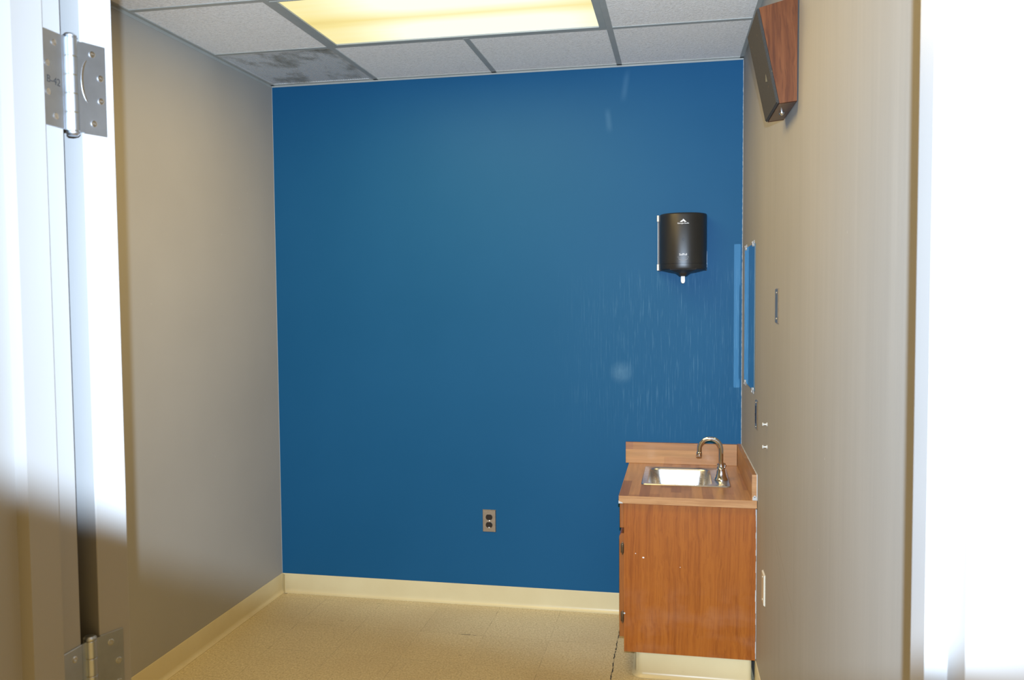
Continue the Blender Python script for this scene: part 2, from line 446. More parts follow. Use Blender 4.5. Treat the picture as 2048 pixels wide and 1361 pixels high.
# ------------------------------------------------------------------ mesh helpers
class MB:
    def __init__(self):
        self.bm = bmesh.new()
    def box(self, x0, x1, y0, y1, z0, z1, bev=0, seg=2):
        g = bmesh.ops.create_cube(self.bm, size=1)
        vs = g['verts']
        for v in vs:
            v.co = Vector((x0 + (v.co.x + .5) * (x1 - x0), y0 + (v.co.y + .5) * (y1 - y0), z0 + (v.co.z + .5) * (z1 - z0)))
        if bev:
            es = list({e for v in vs for e in v.link_edges})
            bmesh.ops.bevel(self.bm, geom=es, offset=bev, segments=seg, affect='EDGES', profile=.5)
        return self
    def poly_prism(self, pts, axis, a0, a1, bev=0):
        # extrude a closed 2-D outline along an axis
        def mk(p, a):
            return {'X': (a, p[0], p[1]), 'Y': (p[0], a, p[1]), 'Z': (p[0], p[1], a)}[axis]
        v0 = [self.bm.verts.new(mk(p, a0)) for p in pts]
        v1 = [self.bm.verts.new(mk(p, a1)) for p in pts]
        n = len(pts)
        fs = [self.bm.faces.new(v0), self.bm.faces.new(v1[::-1])]
        for i in range(n):
            fs.append(self.bm.faces.new((v0[i], v1[i], v1[(i + 1) % n], v0[(i + 1) % n])))
        bmesh.ops.recalc_face_normals(self.bm, faces=fs)
        if bev:
            bmesh.ops.bevel(self.bm, geom=list({e for f in fs for e in f.edges}), offset=bev, segments=2, affect='EDGES')
        return self
    def hexa(self, p):
        # p: 8 corners, 0-3 one end ring, 4-7 the other
        v = [self.bm.verts.new(q) for q in p]
        fs = [self.bm.faces.new([v[i] for i in f]) for f in ((0, 1, 2, 3), (7, 6, 5, 4), (0, 4, 5, 1), (1, 5, 6, 2), (2, 6, 7, 3), (3, 7, 4, 0))]
        bmesh.ops.recalc_face_normals(self.bm, faces=fs)
        return self
    def lathe(self, prof, seg=24, origin=(0, 0, 0), axis=(0, 0, 1)):
        ax = Vector(axis).normalized()
        q = Vector((0, 0, 1)).rotation_difference(ax).to_matrix()
        o = Vector(origin)
        rings = []
        for r, h in prof:
            if r < 1e-6:
                rings.append([self.bm.verts.new(o + q @ Vector((0, 0, h)))])
            else:
                rings.append([self.bm.verts.new(o + q @ Vector((r * math.cos(2 * PI * i / seg), r * math.sin(2 * PI * i / seg), h))) for i in range(seg)])
        fs = []
        for a, b in zip(rings, rings[1:]):
            for i in range(seg):
                j = (i + 1) % seg
                if len(a) == 1 and len(b) == 1:
                    continue
                if len(a) == 1:
                    fs.append(self.bm.faces.new((a[0], b[i], b[j])))
                elif len(b) == 1:
                    fs.append(self.bm.faces.new((a[i], a[j], b[0])))
                else:
                    fs.append(self.bm.faces.new((a[i], a[j], b[j], b[i])))
        for rg, rev in ((rings[0], True), (rings[-1], False)):
            if len(rg) > 1:
                fs.append(self.bm.faces.new(rg[::-1] if rev else rg))
        bmesh.ops.recalc_face_normals(self.bm, faces=fs)
        return self
    def tube(self, pts, r, seg=16):
        pts = [Vector(p) for p in pts]
        rs = r if isinstance(r, (list, tuple)) else [r] * len(pts)
        up = Vector((0, 1, 0))
        rings = []
        for i, p in enumerate(pts):
            t = (pts[min(i + 1, len(pts) - 1)] - pts[max(i - 1, 0)]).normalized()
            if abs(t.dot(up)) > .95:
                up = Vector((1, 0, 0))
            a = (up - t * up.dot(t)).normalized()
            b = t.cross(a)
            rings.append([self.bm.verts.new(p + (a * math.cos(2 * PI * k / seg) + b * math.sin(2 * PI * k / seg)) * rs[i]) for k in range(seg)])
        fs = []
        for a, b in zip(rings, rings[1:]):
            for k in range(seg):
                fs.append(self.bm.faces.new((a[k], a[(k + 1) % seg], b[(k + 1) % seg], b[k])))
        fs.append(self.bm.faces.new(rings[0][::-1])); fs.append(self.bm.faces.new(rings[-1]))
        bmesh.ops.recalc_face_normals(self.bm, faces=fs)
        return self
    def strip(self, prof, p0, p1, out):
        # sweep a profile (distance out of the wall, height) from p0 to p1
        o = Vector(out)
        a = [self.bm.verts.new(Vector(p0) + o * q[0] + Vector((0, 0, q[1]))) for q in prof]
        b = [self.bm.verts.new(Vector(p1) + o * q[0] + Vector((0, 0, q[1]))) for q in prof]
        n = len(prof)
        fs = [self.bm.faces.new(a), self.bm.faces.new(b[::-1])]
        for i in range(n):
            fs.append(self.bm.faces.new((a[i], b[i], b[(i + 1) % n], a[(i + 1) % n])))
        bmesh.ops.recalc_face_normals(self.bm, faces=fs)
        return self
    def build(self, name, mat, parent=None, smooth=False, at=None):
        me = bpy.data.meshes.new(name)
        self.bm.to_mesh(me)
        self.bm.free()
        o = bpy.data.objects.new(name, me)
        COL.objects.link(o)
        for mm in (mat if isinstance(mat, (list, tuple)) else [mat]):
            me.materials.append(mm)
        if smooth:
            for f in me.polygons:
                f.use_smooth = True
            try:
                me.set_sharp_from_angle(angle=math.radians(38))
            except Exception:
                pass
        if parent is not None:
            o.parent = parent
        if at is not None:
            o.location = at
        return o

def thing(name, label, cat, loc=(0, 0, 0), rotz=0, group=None):
    o = bpy.data.objects.new(name, None)
    o.empty_display_size = .05
    COL.objects.link(o)
    o.location = loc
    o.rotation_euler = (0, 0, rotz)
    o['label'] = label
    o['category'] = cat
    if group:
        o['group'] = group
    return o

def tag(o, label, cat, group=None):
    o['label'] = label
    o['category'] = cat
    if group:
        o['group'] = group
    return o

def struct(o, label=None, cat=None):
    o['kind'] = 'structure'
    if label:
        o['label'] = label
    if cat:
        o['category'] = cat
    return o

def text_mesh(name, body, size, mat, parent, mtx, depth=.0004, squeeze=1.0, warp=None, bold=0.0):
    cu = bpy.data.curves.new(name, 'FONT')
    cu.body = body
    cu.size = size
    cu.align_x = 'CENTER'
    cu.align_y = 'CENTER'
    cu.extrude = depth
    cu.offset = bold
    cu.resolution_u = 3
    tmp = bpy.data.objects.new(name + '_src', cu)
    COL.objects.link(tmp)
    bpy.context.view_layer.update()
    me = bpy.data.meshes.new_from_object(tmp.evaluated_get(bpy.context.evaluated_depsgraph_get()))
    bpy.data.objects.remove(tmp)
    bpy.data.curves.remove(cu)
    me.name = name
    for v in me.vertices:
        v.co.x *= squeeze
        v.co = mtx @ v.co
        if warp:
            v.co = warp(v.co)
    me.materials.clear()
    me.materials.append(mat)
    o = bpy.data.objects.new(name, me)
    COL.objects.link(o)
    o.parent = parent
    return o

# frame of the right wall: local x runs along the wall away from the doorway, local y out of the wall, z up
RW_ROT = math.atan2(1.0, -SK)
RW_D = Vector((-SK, 1, 0)).normalized()
RW_N = Vector((-1, -SK, 0)).normalized()
def rw_at(y, z=0.0):
    return (rwx(y), y, z)

# ------------------------------------------------------------------ room shell
Y0 = -5.2                       # floor runs on under the doorway into the corridor
b = MB(); b.box(-.15, 2.75, Y0, .15, -.10, 0); struct(b.build('floor', M['floor']), 'speckled beige vinyl tile floor', 'floor')
b = MB(); b.box(-.15, 2.75, 0, .15, 0, H + .02); struct(b.build('wall_back', M['blue']), 'saturated blue painted end wall', 'wall')
YW0, YW1 = YF - .134, YF - .012     # the doorway wall
b = MB(); b.box(-.15, 0, YW1, 0, 0, H + .02); struct(b.build('wall_left', M['left_paint']), 'plain greige painted wall on the left', 'wall')
b = MB()
b.poly_prism([(rwx(0), 0), (rwx(YW1), YW1), (rwx(YW1) + .15, YW1), (rwx(0) + .15, 0)], 'Z', 0, H + .02)
struct(b.build('wall_right', M['right_paint']), 'streaky greige painted wall on the right', 'wall')
XRF = XS + .020                 # right rabbet of the frame
b = MB()
b.box(-.15, XL - .05, YW0, YW1, 0, H + .02)
b.box(XRF + .05, 2.75, YW0, YW1, 0, H + .02)
b.box(XL - .05, XRF + .05, YW0, YW1, DOOR_TOP + .05, H + .02)
struct(b.build('wall_front', M['left_paint']), 'greige wall that holds the doorway', 'wall')

# ceiling: acoustic tiles laid in a grid
GX = [.5682, 1.1778, 1.7874]
GY = [-.5685 - .6096 * i for i in range(5)]
b = MB()
xs = [-.05] + GX + [2.50]
ys = [.05] + GY + [YW1 - .05]
for i in range(len(xs) - 1):
    for j in range(len(ys) - 1):
        if j in (1, 3) and i in (1, 2):
            continue                # the light sits here
        if i == 0 and j == 0:
            continue                # the return air grille sits here
        b.box(xs[i], xs[i + 1], ys[j + 1], ys[j], H, H + .016)
b.box(-.15, 2.75, YW0, .15, H + .14, H + .20)
struct(b.build('ceiling', M['tile']), 'suspended ceiling of white textured acoustic tiles', 'ceiling')
b = MB()
BW, BT = .012, .004
for i, gx in enumerate(GX):
    if i == 1:
        b.box(gx - BW, gx + BW, GY[0], 0, H - BT, H - .0002)
        b.box(gx - BW, gx + BW, GY[2], GY[1], H - BT, H - .0002)
        b.box(gx - BW, gx + BW, YW1, GY[3], H - BT, H - .0002)
    else:
        b.box(gx - BW, gx + BW, YW1, 0, H - BT, H - .0002)
for gy in GY:
    b.box(0, 2.42 if gy < -1 else rwx(gy), gy - BW, gy + BW, H - BT + .0008, H - .0002)
# wall angle round the edge
b.box(0, .018, YW1, 0, H - .004, H + .001); b.box(0, .0012, YW1, 0, H - .016, H - .004)
b.box(0, XR, -.018, 0, H - .004, H + .001); b.box(0, XR, -.0012, 0, H - .012, H - .004)
p0, p1 = Vector(rw_at(0, H)), Vector(rw_at(YW1, H))
b.strip([(0, -.014), (.0012, -.014), (.0012, -.004), (.018, -.004), (.018, .001), (0, .001)], p0, p1, RW_N)
struct(b.build('trim_1', M['tbar']), 'painted steel grid bars of the suspended ceiling', 'ceiling grid')

# ceiling light fitting
cl = thing('ceiling_light', 'long recessed fluorescent ceiling light with yellowed glowing lens', 'ceiling light',
           ((GX[0] + GX[2]) / 2, (GY[0] + GY[1]) / 2, H))
hx, hy = .6096 - BW, .3048 - BW
b = MB()
for s in (-1, 1):
    b.box(s * hx - (.028 if s > 0 else 0), s * hx + (.028 if s < 0 else 0), -hy, hy, -.005, .012, .0015)
    wd = .020 if s > 0 else .010
    b.box(-hx + .028, hx - .028, s * hy - (wd if s > 0 else 0), s * hy + (wd if s < 0 else 0), -.005, .012, .0015)
b.build('frame', M['fixture_frame'], cl)
b = MB(); b.box(-hx + .027, hx - .027, -hy + .009, hy - .019, .001, .005); b.build('lens', M['lens'], cl)
b = MB(); b.box(-hx, hx, -hy, hy, .012, .11); b.build('housing', M['fixture_frame'], cl)

# a second fitting of the same kind lights the half of the room by the door
c2 = cl.copy(); COL.objects.link(c2)
c2.location.y = (GY[2] + GY[3]) / 2
c2['label'] = 'second recessed fluorescent light, overhead nearer the doorway'
cl['group'] = c2['group'] = 'recessed ceiling lights'
for ch in list(cl.children):
    q = ch.copy(); COL.objects.link(q); q.parent = c2

# return air grille in the corner
cv = thing('ceiling_vent', 'dusty perforated return air grille in the far left ceiling corner', 'ceiling vent', (GX[0] / 2, GY[0] / 2, H))
wx, wy = GX[0] / 2 - .014, -GY[0] / 2 - .014
b = MB()
for s in (-1, 1):
    b.box(s * wx - (.012 if s > 0 else 0), s * wx + (.012 if s < 0 else 0), -wy, wy, -.003, .010)
    b.box(-wx + .012, wx - .012, s * wy - (.012 if s > 0 else 0), s * wy + (.012 if s < 0 else 0), -.003, .010)
b.build('frame', M['vent'], cv)
b = MB(); b.box(-wx, wx, -wy, wy, .010, .014); b.build('backing', M['vent_dark'], cv)
b = MB()
n = 42
for i in range(n):
    x = -wx + .012 + (i + .5) * (2 * wx - .024) / n
    b.box(x - .0036, x + .0036, -wy + .010, wy - .010, -.001, .008)
for i in range(22):
    y = -wy + .012 + (i + .5) * (2 * wy - .024) / 22
    b.box(-wx + .010, wx - .010, y - .0022, y + .0022, .002, .007)
b.build('grille', M['vent'], cv)

# baseboards: rolled vinyl cove
COVE = [(0, 0), (.017, 0), (.017, .003), (.009, .007), (.005, .014), (.0035, .024), (.0035, .098), (.0025, .1016), (0, .1016)]
b = MB(); b.strip(COVE, (.0, 0, 0), (1.868, 0, 0), (0, -1, 0))
# swept inside corner with the left run
b.strip([(0, .004), (.020, .004), (.011, .012), (.008, .025), (.008, .099), (0, .1012)], (.0, -.0, 0), (.03, -.03, 0), Vector((1, 1, 0)).normalized() * .5)
struct(b.build('baseboard_back', M['cove'], smooth=True), 'cream vinyl cove base along the blue wall', 'baseboard')
b = MB(); b.strip(COVE, (0, 0, 0), (0, YW1, 0), (1, 0, 0))
struct(b.build('baseboard_left', M['cove'], smooth=True), 'cream vinyl cove base along the left wall', 'baseboard')
b = MB(); b.strip(COVE, rw_at(-.676), rw_at(YW1), RW_N)
struct(b.build('baseboard_right', M['cove'], smooth=True), 'cream vinyl cove base along the right wall', 'baseboard')

# door frame: pressed steel, double rabbet
def jamb(xr, s):
    # xr: rabbet face, s: +1 when the opening lies towards +X
    st = xr + s * (.016 if s > 0 else .020)
    o = xr - s * .05
    return [(xr, YF), (xr, YF - .049), (st, YF - .049), (st, YF - .097), (xr, YF - .097), (xr, YF - .146), (o, YF - .146), (o, YF)]
b = MB(); b.poly_prism(jamb(XL, 1), 'Z', 0, DOOR_TOP + .05)
struct(b.build('trim_2', M['white_enamel']), 'white steel door jamb on the hinge side', 'door jamb')
b = MB(); b.poly_prism(jamb(XRF, -1), 'Z', 0, DOOR_TOP + .05)
struct(b.build('trim_3', M['white_enamel']), 'white steel door jamb on the latch side', 'door jamb')
b = MB()
zt = DOOR_TOP
b.poly_prism([(YF, zt), (YF - .049, zt), (YF - .049, zt - .016), (YF - .097, zt - .016), (YF - .097, zt), (YF - .146, zt), (YF - .146, zt + .05), (YF, zt + .05)], 'X', XL, XRF)
struct(b.build('trim_4', M['white_enamel']), 'white steel door head', 'door frame')

# the open door, swung back towards the left
TH = math.radians(160)
dr = bpy.data.objects.new('door_1', None); COL.objects.link(dr)
dr.location = (HX, HY, 0); dr.rotation_euler = (0, 0, TH)
struct(dr, 'white door swung open into the room, seen edge on', 'door')
b = MB(); b.box(.003, .935, -.015 - .044, -.015, .012, DOOR_TOP - .004, .0012); b.build('door_leaf', M['white_enamel'], dr)
b = MB()
for s, y0 in ((-1, -.059), (1, -.015)):
    b.lathe([(.033, 0), (.033, .004), (.026, .010), (.010, .012), (.010, .045), (.020, .050), (.027, .058), (.027, .066), (.018, .072), (0, .074)], 24, (.87, y0, 1.0), (0, s, 0))
b.build('door_knob', M['steel'], dr, True)

# hinges
def door_hinge(ztop, label, marked):
    hl = .1143
    zb = ztop - hl
    g = thing('door_hinge', label, 'door hinge', (HX, HY, zb), 0, 'hinges of the open door')
    jx = XL - HX                # jamb face, local
    jy = YF - HY
    b = MB()
    b.box(jx, jx + .0022, jy - .037, jy, .0, hl, .0006, 1)
    b.box(jx - .0002, jx + .0022, jy, .002, .0, hl)
    lf = b.build('jamb_leaf', M['steel'], g)
    # door leaf: lies on the door's edge, and bends round to the barrel
    rot = Matrix.Rotation(TH, 4, 'Z')
    b = MB()
    b.box(.0008, .003, -.015 - .0325, -.015, 0, hl, .0006, 1)
    b.box(.0008, .003, -.016, .0, .001, hl - .001)
    b.bm.transform(rot)
    ld = b.build('door_leaf', M['steel'], g)
    # five knuckles on a pin with button tips
    cuts = [0, .2, .4, .6, .8, 1.0]
    for i in range(5):
        b = MB(); b.lathe([(.0074, hl * cuts[i] + .0004), (.0080, hl * cuts[i] + .0010), (.0080, hl * cuts[i + 1] - .0010), (.0074, hl * cuts[i + 1] - .0004)], 24)
        b.build('knuckle', M['steel'], g, True)
    b = MB(); b.lathe([(.0070, -.0005), (.0070, hl + .0005)], 20)
    b.build('bearing', M['bronze_line'], g, True)['label'] = 'brass coloured bearing rings'
    b = MB(); b.lathe([(.0070, hl), (.0082, hl + .001), (.0082, hl + .003), (.006, hl + .0055), (.0, hl + .0065)], 20)
    b.build('pin_tip', M['steel'], g, True)
    b = MB(); b.lathe([(.0, -.0065), (.006, -.0055), (.0082, -.003), (.0082, -.001), (.0070, 0)], 20)
    b.build('pin_tip', M['steel'], g, True)
    for (dy, z) in ((-.014, .101), (-.026, .074), (-.026, .040), (-.014, .013)):
        b = MB(); b.lathe([(.0044, 0), (.0040, .0010), (.0024, .0014), (.0009, .0008), (0, .0008)], 16, (jx + .0020, jy + dy, z), (1, 0, 0))
        b.build('screw', M['screw'], lf, True)
    for (dy, z) in ((-.018, .101), (-.0285, .073), (-.0285, .044), (-.018, .014)):
        b = MB(); b.lathe([(.0044, 0), (.0040, .0010), (.0024, .0014), (.0009, .0008), (0, .0008)], 16, (.0010, -.015 + dy + .004, z), (-1, 0, 0))
        b.bm.transform(rot)
        b.build('screw', M['screw'], ld, True)
    if marked:
        mtx = Matrix.Translation((jx + .0023, jy - .0165, .0545)) @ Matrix(((0, 0, 1, 0), (1, 0, 0, 0), (0, 1, 0, 0), (0, 0, 0, 1))) @ Matrix.Rotation(math.radians(-4), 4, 'Z')
        text_mesh('stamp', 'B-42', .0125, M['ink'], lf, mtx, .0001)
        # thin pale crescent laid on the leaf beside the barrel
        b = MB()
        prev = None
        pts = []
        for k in range(13):
            a = math.radians(115 + 130 * k / 12)
            w = .0019 * math.sin(PI * k / 12) ** .6 + .0003
            pts.append((a, w))
        outer = [(math.cos(a) * (.0190 + w) * .62, math.sin(a) * (.0290 + w)) for a, w in pts]
        inner = [(math.cos(a) * (.0190 - w) * .62, math.sin(a) * (.0290 - w)) for a, w in pts][::-1]
        prof = [(-.0265 - p[0], p[1] + .066) for p in outer + inner]
        b.poly_prism(prof, 'X', .0004, .0010)
        b.bm.transform(rot)
        b.build('pale_crescent', M['screw'], ld)['label'] = 'pale crescent beside the barrel'
    return g
door_hinge(1.8846, 'upper steel hinge of the open door, stamped B-42, high on the white jamb', True)
door_hinge(1.1240, 'lower steel hinge of the open door, unlit near the bottom left corner', False)

# ------------------------------------------------------------------ fittings on the blue wall
def duplex(g, w=.070, h=.1143, plate='plate_steel', t=.005):
    # local: x along the wall, y out of the wall is negative
    b = MB(); b.hexa([(-w / 2, 0, -h / 2), (w / 2, 0, -h / 2), (w / 2, 0, h / 2), (-w / 2, 0, h / 2),
                      (-w / 2 + .003, -t, -h / 2 + .003), (w / 2 - .003, -t, -h / 2 + .003), (w / 2 - .003, -t, h / 2 - .003), (-w / 2 + .003, -t, h / 2 - .003)])
    b.build('cover_plate', M[plate], g)
    for zc in (.0195, -.0195):
        pts = []
        for k in range(24):
            a = 2 * PI * k / 24
            pts.append((.0172 * math.cos(a), zc + max(-.0135, min(.0135, .0172 * math.sin(a)))))
        b = MB(); b.poly_prism(pts, 'Y', -t - .0018, -t + .001)
        r = b.build('receptacle', M['dark_plastic'], g)
        b = MB()
        b.box(-.0075, -.0055, -t - .0021, -t - .001, zc - .001, zc + .007)
        b.box(.0055, .0075, -t - .0021, -t - .001, zc - .001, zc + .007)
        b.lathe([(.0024, 0), (.0024, .0011)], 12, (0, -t - .001, zc - .0075), (0, -1, 0))
        b.build('slot', M['slot'], r)
    b = MB(); b.lathe([(.0038, 0), (.0036, .0016), (.0015, .0026), (0, .0027)], 16, (0, -t, 0), (0, -1, 0))
    b.build('screw', M['screw'], g, True)

g = thing('wall_outlet', 'metal duplex outlet with dark sockets low on the blue wall', 'wall outlet', (1.1320, 0, .4320))
duplex(g)
b = MB(); b.box(-.0042, .0042, -.0072, -.0048, -.0362, -.0300, .001); b.build('plug_remnant', M['white_plastic'], g)['label'] = 'small white bit at the lower socket'

# paper towel dispenser
pd = thing('paper_towel_dispenser', 'charcoal centre-pull paper towel dispenser on the blue wall above the sink', 'paper towel dispenser', (2.0865, 0, 1.682))
DW, DD, DH = .109, .165, .256      # half width, depth, height
def dfront(x):
    t = min(1, abs(x) / DW)
    return -.052 - (DD - .052) * (1 - t ** 2.5) ** .62
outline = [(-DW, -.008)] + [(DW * math.sin(PI / 2 * (k / 16)), 0) for k in range(-16, 17)] + [(DW, -.008)]
outline = [(x, y if y else dfront(x)) for x, y in outline]
def cover_ring(bm, z, sc, dz=None):
    vs = []
    for x, y in outline:
        xx, yy = x * sc[0], -.008 + (y + .008) * sc[1]
        vs.append(bm.verts.new((xx, yy, z + (dz(x, y) if dz else 0))))
    return vs
b = MB()
rings = [cover_ring(b.bm, z, s) for z, s in ((0, (.992, .99)), (.004, (1, 1)), (.022, (1, 1)), (.0225, (.997, .985)), (.0245, (.997, .985)), (.025, (1, 1)),
                                             (DH - .010, (1, 1)), (DH - .004, (.994, .985)), (DH, (.97, .95)))]
n = len(outline)
for r0, r1 in zip(rings, rings[1:]):
    for i in range(n):
        b.bm.faces.new((r0[i], r0[(i + 1) % n], r1[(i + 1) % n], r1[i]))
b.bm.faces.new(rings[0][::-1]); b.bm.faces.new(rings[-1])
bmesh.ops.recalc_face_normals(b.bm, faces=b.bm.faces)
b.build('cover', M['black_plastic'], pd, True)
b = MB(); b.box(-.116, .110, -.008, 0, -.006, DH + .001, .002); b.build('back_plate', M['black_deep'], pd)
# the funnel under the cover
b = MB()
def fun(z, hw, d0, d1):
    return [b.bm.verts.new(q) for q in ((-hw, d0, z), (hw, d0, z), (hw * .92, (d0 + d1) / 2, z), (hw * .55, d1, z), (-hw * .55, d1, z), (-hw * .92, (d0 + d1) / 2, z))]
rg = [fun(.002, .107, -.006, -.150), fun(-.004, .107, -.006, -.148), fun(-.0145, .062, -.040, -.130), fun(-.019, .035, -.058, -.122), fun(-.031, .019, -.070, -.110), fun(-.033, .017, -.072, -.108)]
for r0, r1 in zip(rg, rg[1:]):
    for i in range(6):
        b.bm.faces.new((r0[i], r0[(i + 1) % 6], r1[(i + 1) % 6], r1[i]))
b.bm.faces.new(rg[0][::-1]); b.bm.faces.new(rg[-1])
bmesh.ops.recalc_face_normals(b.bm, faces=b.bm.faces)
b.build('funnel', M['black_plastic'], pd)
b = MB()
b.bm.verts.ensure_lookup_table()
pr = [(-.0085, -.028), (-.0095, -.040), (-.0100, -.052), (-.0092, -.060), (-.0060, -.065), (-.0010, -.0668), (.0045, -.0655), (.0082, -.060), (.0088, -.050), (.0080, -.040), (.0085, -.028)]
b.poly_prism(pr, 'Y', -.099, -.083, .002)
b.build('paper_tip', M['paper'], pd, True)['label'] = 'white paper towel end hanging out'
b = MB(); b.lathe([(.0017, .02), (.0017, .236)], 12, (-.1165, -.030, 0)); b.build('hinge_rod', M['grey_print'], pd, True)['label'] = 'thin pale hinge rod'
for z0 in (-.004, .226):
    b = MB(); b.box(-.1215, -.1115, -.038, -.006, z0, z0 + .030, .002)
    b.build('hinge_cap', M['white_plastic'], pd)['label'] = 'white hinge cap'
b = MB(); b.box(.1085, .1105, -.030, -.004, .006, .085, .0008); b.build('latch', M['steel'], pd)['label'] = 'pale latch on the right side'
b = MB(); b.lathe([(.0062, -.001), (.0062, .0012), (.0048, .0012), (.0042, .0002), (0, .0002)], 24, (0, dfront(0), .1335), (0, -1, 0)); b.build('lock', M['black_deep'], pd, True)
XZ = Matrix(((1, 0, 0, 0), (0, 0, -1, 0), (0, 1, 0, 0), (0, 0, 0, 1)))
def on_cover(v):
    return Vector((v.x, dfront(v.x) - .0004 + (v.y), v.z))
b = MB()
b.poly_prism([(-.0155, .2125), (-.0065, .2205), (-.0050, .2190), (-.0020, .2235), (.0005, .2265), (.0150, .2125), (.0055, .2125), (.0, .2175), (-.0040, .2125)], 'Y', -.0006, .0004)
for v in b.bm.verts:
    v.co = on_cover(v.co)
b.build('emblem', M['grey_print'], pd)
text_mesh('lettering', 'Georgia-Pacific', .0088, M['grey_print'], pd, Matrix.Translation((0, 0, .2065)) @ XZ, .0003, .98, on_cover, .00012)
text_mesh('lettering', 'SofPull', .0135, M['grey_print'], pd, Matrix.Translation((0, 0, .0645)) @ XZ, .0003, .98, on_cover, .00016)
text_mesh('lettering', 'PULL STRAIGHT DOWN', .0058, M['grey_faint'], pd, Matrix.Translation((0, 0, .0525)) @ XZ, .0003, .82, on_cover, .00005)
b = MB()
for s in (-1, 1):
    b.poly_prism([(s * .022, .0450), (s * .020, .0465), (0, .0340), (0, .0322)], 'Y', -.0006, .0004)
    b.poly_prism([(s * .013, .0455), (s * .0115, .0465), (0, .0395), (0, .0380)], 'Y', -.0006, .0004)
for v in b.bm.verts:
    v.co = on_cover(v.co)
b.build('arrow_mark', M['grey_faint'], pd)

# ------------------------------------------------------------------ fittings on the right wall
# wedge speaker; world-space corners turned into the wall's frame
sp = thing('wall_speaker', 'walnut wedge wall speaker with dark cloth front high on the right wall', 'wall speaker', rw_at(-1.53, 2.235), RW_ROT)
YN, YFAR = -.137, .128              # near and far ends along the wall
def side(x, ins=0.0):
    # outline in (out of wall, height)
    zb, ztp = -.143 + ins, .137 - ins
    zb -= 0; 
    return [(x, .004, zb), (x, .052 - ins, zb - .006), (x, .106 - ins, ztp - .012), (x, .004, ztp)]
def wedge(x0, x1, ins_f=0.0):
    p = []
    for x in (x0, x1):
        for q in ((.004, -.143), (.050 - ins_f, -.148), (.106 - ins_f, .114), (.004, .140)):
            p.append((x, q[0], q[1]))
    return p
b = MB(); b.hexa(wedge(YN, YN + .012)); b.build('side_panel', M['walnut'], sp)
b = MB(); b.hexa(wedge(YFAR - .012, YFAR)); b.build('side_panel', M['walnut'], sp)
b = MB(); b.hexa([(YN + .012, .004, -.143), (YN + .012, .050, -.148), (YN + .012, .052, -.138), (YN + .012, .004, -.133),
                  (YFAR - .012, .004, -.143), (YFAR - .012, .050, -.148), (YFAR - .012, .052, -.138), (YFAR - .012, .004, -.133)])
b.build('bottom_panel', M['walnut_dark'], sp)['label'] = 'dark underside panel'
b = MB(); b.hexa([(YN + .012, .004, .130), (YN + .012, .104, .104), (YN + .012, .106, .114), (YN + .012, .004, .140),
                  (YFAR - .012, .004, .130), (YFAR - .012, .104, .104), (YFAR - .012, .106, .114), (YFAR - .012, .004, .140)])
b.build('top_panel', M['walnut'], sp)
b = MB()
b.hexa([(YN + .012, .004, -.133), (YN + .012, .0505, -.138), (YN + .012, .1040, .104), (YN + .012, .004, .130),
        (YFAR - .012, .004, -.133), (YFAR - .012, .0505, -.138), (YFAR - .012, .1040, .104), (YFAR - .012, .004, .130)])
b.build('body', M['walnut_dark'], sp)
b = MB()
b.hexa([(YN + .001, .0502, -.1478), (YN + .001, .0580, -.1465), (YN + .001, .1130, .1120), (YN + .001, .1060, .1138),
        (YFAR - .001, .0502, -.1478), (YFAR - .001, .0580, -.1465), (YFAR - .001, .1130, .1120), (YFAR - .001, .1060, .1138)])
bmesh.ops.bevel(b.bm, geom=list(b.bm.edges), offset=.0022, segments=2, affect='EDGES')
gr = b.build('grille', M['cloth'], sp)
b = MB(); b.box(-.062, -.056, .0745, .0790, -.070, -.048); b.bm.transform(Matrix.Identity(4)); lint = b.build('lint', M['dust'], gr)
lint['label'] = 'short tan thread caught on the cloth'
b = MB(); b.lathe([(.0072, -.002), (.0078, .003), (.0074, .0055), (.0055, .0085), (.0030, .0105), (0, .011)], 14, (-.010, .028, -.1455), (0, -.1, -1))
b.build('bolt', M['screw'], sp, True)['label'] = 'bright chrome bolt head'
b = MB(); b.box(YFAR - .002, YFAR + .014, .001, .045, .030, .070, .002); b.build('bracket', M['hinge_bronze'], sp)
b = MB(); b.box(YN + .03, YFAR - .03, .0, .005, -.10, .10); b.build('mounting_plate', M['hinge_bronze'], sp)

# mirror
mr = thing('wall_mirror', 'frameless mirror with clear clips on the right wall beside the blue wall', 'mirror', rw_at(-.375, 1.469), RW_ROT)
hwm, hhm = .212, .298
b = MB(); b.box(-hwm, hwm, .0005, .0050, -hhm, hhm); gl = b.build('glass', [M['mirror'], M['glass_edge']], mr)
for f in gl.data.polygons:
    f.material_index = 0 if abs(f.normal.y) > .9 else 1
for (x, z, s) in ((-.155, hhm, 1), (.16, hhm, 1), (-.165, -hhm, -1), (.165, -hhm, -1)):
    b = MB()
    b.box(x - .009, x + .009, .0002, .0035, z - (.000 if s > 0 else .016), z + (.016 if s > 0 else 0), .001)
    b.box(x - .009, x + .009, .0055, .0085, z - (.010 if s > 0 else .012), z + (.012 if s > 0 else .010), .001)
    b.lathe([(.0042, 0), (.0038, .002), (0, .003)], 12, (x, .0085, z + s * .006), (0, 1, 0))
    b.build('clip', M['clip'], mr, True)

